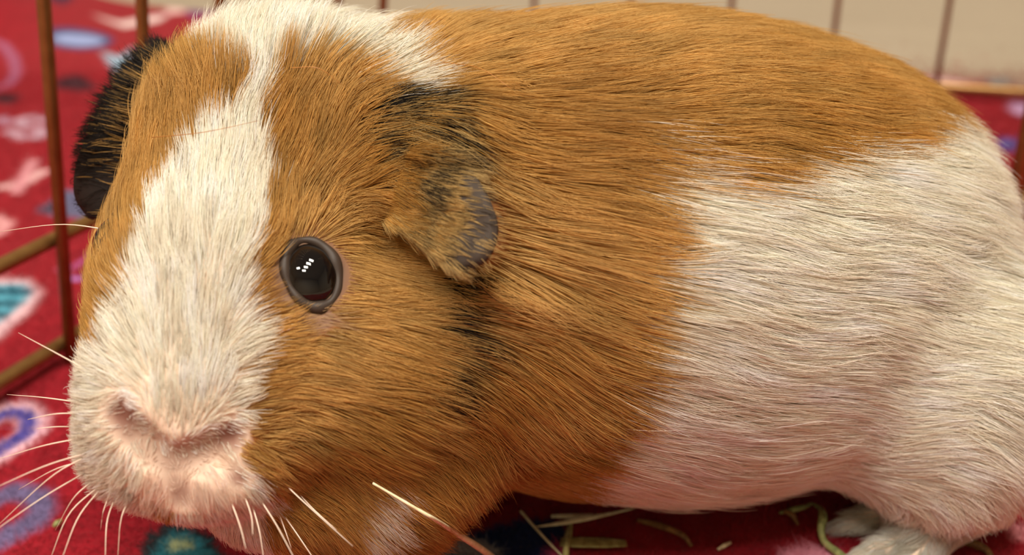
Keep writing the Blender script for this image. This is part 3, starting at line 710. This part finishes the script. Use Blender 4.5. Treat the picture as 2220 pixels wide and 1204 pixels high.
if True:
    NF = 320000
    p, n = fur_points(NF); ln = lie(p)
    keep = np.ones(NF, bool)
    for e in (EYE_P, EYE_F): keep &= np.linalg.norm(p-e, axis=1) > .0063
    q = flat(p)
    keep &= ~(inside(q, NOSEPINK) & (rng.random(NF) < .3) & (p[:, 1] < .18)); keep &= ~(inside(q, UNDEREYE) & (rng.random(NF) < .8) & (p[:, 1] < .19))
    keep &= ~(inside(q, EARLOBE) & (p[:, 1] < .225))
    p, n, ln = p[keep], n[keep], ln[keep]
    gd = np.full(len(p), 9.)
    nz = np.where((p[:, 1] < .19) & (p[:, 2] < .08) & (p[:, 0] < -.03))[0]
    for i, (a, b, ra, rb) in enumerate(GROOVES[1:]): gd[nz] = np.minimum(gd[nz], cone(p[nz].astype(np.float32), a, b, 0, 0)*(1 if i < 6 else 1.5))
    keep = rng.random(len(p)) < np.clip(gd/.0030-.35, .04, 1); p, n, ln, gd = p[keep], n[keep], ln[keep], gd[keep]
    ln[:, 3] *= np.clip(gd/.006, .3, 1); body_zone = p[:, 0] > -.005; ln[body_zone, 3] *= 1.12; ln[body_zone, 4] *= .85
    P, own = strands(p, n, ln, 36, .5)
    P = out_of_skin(P, (.0003+.0016*np.linspace(0, 1, 6)[None]*(.4+rng.random((len(p), 1))))*np.clip(ln[:, 3:4]/9, .3, 1))
    away = np.minimum.reduce([np.linalg.norm(P[:, k]-EYE_P, axis=1) for k in (2, 3, 4)]) > .0056
    p, n, ln, P = p[away], n[away], ln[away], P[away]; own = (np.cumsum(away)-1)[own][away]
    c = coat(p*.35+P[:, -2]*.65, np.where(p[:, :1] > -.005, .0016, .0006))
    col = hair_colour(c, p, own)
    ue = inside(flat(p), UNDEREYE) & (p[:, 1] < .19); col[ue] = col[ue]*.3+np.array(lin(190, 160, 125))*.7
    nq = inside(flat(p), NOSEPINK) & (p[:, 1] < .18); col[nq] = col[nq]*.4+C_PK*.6
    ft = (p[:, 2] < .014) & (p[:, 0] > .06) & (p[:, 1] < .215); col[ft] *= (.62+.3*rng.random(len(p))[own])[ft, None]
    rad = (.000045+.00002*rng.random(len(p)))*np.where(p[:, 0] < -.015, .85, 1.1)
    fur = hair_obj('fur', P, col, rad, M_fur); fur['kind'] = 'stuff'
    # ear hair
    for nm, EV, EF, EN, side_n, L in (('ear_fur', EV1, EF1, EN1, 22000, 5.), ('ear_fur', EV2, EF2, EN2, 14000, 6.)):
        t3 = np.concatenate([EF[:, [0, 1, 2]], EF[:, [0, 2, 3]]]); ar = np.linalg.norm(np.cross(EV[t3[:, 1]]-EV[t3[:, 0]], EV[t3[:, 2]]-EV[t3[:, 0]]), axis=1)
        f = rng.choice(len(t3), side_n, p=ar/ar.sum()); w3 = rng.dirichlet((1, 1, 1), side_n)
        p = (EV[t3[f]]*w3[..., None]).sum(1); n = (EN[t3[f]]*w3[..., None]).sum(1); n /= np.linalg.norm(n, axis=1, keepdims=True)+1e-9
        nu, nv = 40, 22; vi = t3[f][:, 0] % (nu*nv); vfrac = (vi % nv)/nv
        G = EV[:nu*nv].reshape(nu, nv, 3); dv = np.gradient(G, axis=1).reshape(-1, 3)[vi]; dv /= np.linalg.norm(dv, axis=1, keepdims=True)+1e-9
        ufrac = (vi//nv)/nu; near = nm == 'ear_fur' and EV is EV1
        bare = np.clip((vfrac-.40)*3.4, 0, 1)*np.clip((ufrac-.06)*6, 0, 1)*np.clip((.97-ufrac)*9, .25, 1) if near else np.clip(np.maximum((vfrac-.5)*2, (ufrac-.35)*2.5), 0, .96)
        keep = rng.random(side_n) > bare*.95
        ln = np.concatenate([dv, (L*(1.4-.75*vfrac)*(1-.4*bare)*(1+.5*(near & (ufrac < .12))))[:, None], np.where(near, .09+.10*(ufrac < .12), .3+.25*(ufrac < .6))[:, None]*np.ones((side_n, 1))], 1)
        vfrac = vfrac[keep]; ufrac = ufrac[keep]
        p, n, ln = p[keep], n[keep], ln[keep]
        P, own = strands(p, n, ln, 25, .5)
        c = coat(p, .0008, ear=1)
        if near:
            k = rng.random(len(p)); st = smooth_noise(p, 330, 41)
            c = np.where(k < .25+.25*st, 2, 3)
            c[(rng.random(len(p)) < 1.1-2.0*vfrac) & (st < .3)] = 0; c[(ufrac > .9) & (k > .12)] = 3
            c[(ufrac < .25) & (k < .35+.3*st)] = 2
        else: c = np.where(rng.random(len(p)) < 1.08-.45*(1-vfrac)**2, 2, 0)
        hc = hair_colour(c, p, own)
        if near: hc[c == 2] = np.array(lin(66, 56, 46))
        o = hair_obj(nm, P, hc, .00004+.00002*rng.random(len(p)), M_fur); o['kind'] = 'stuff'
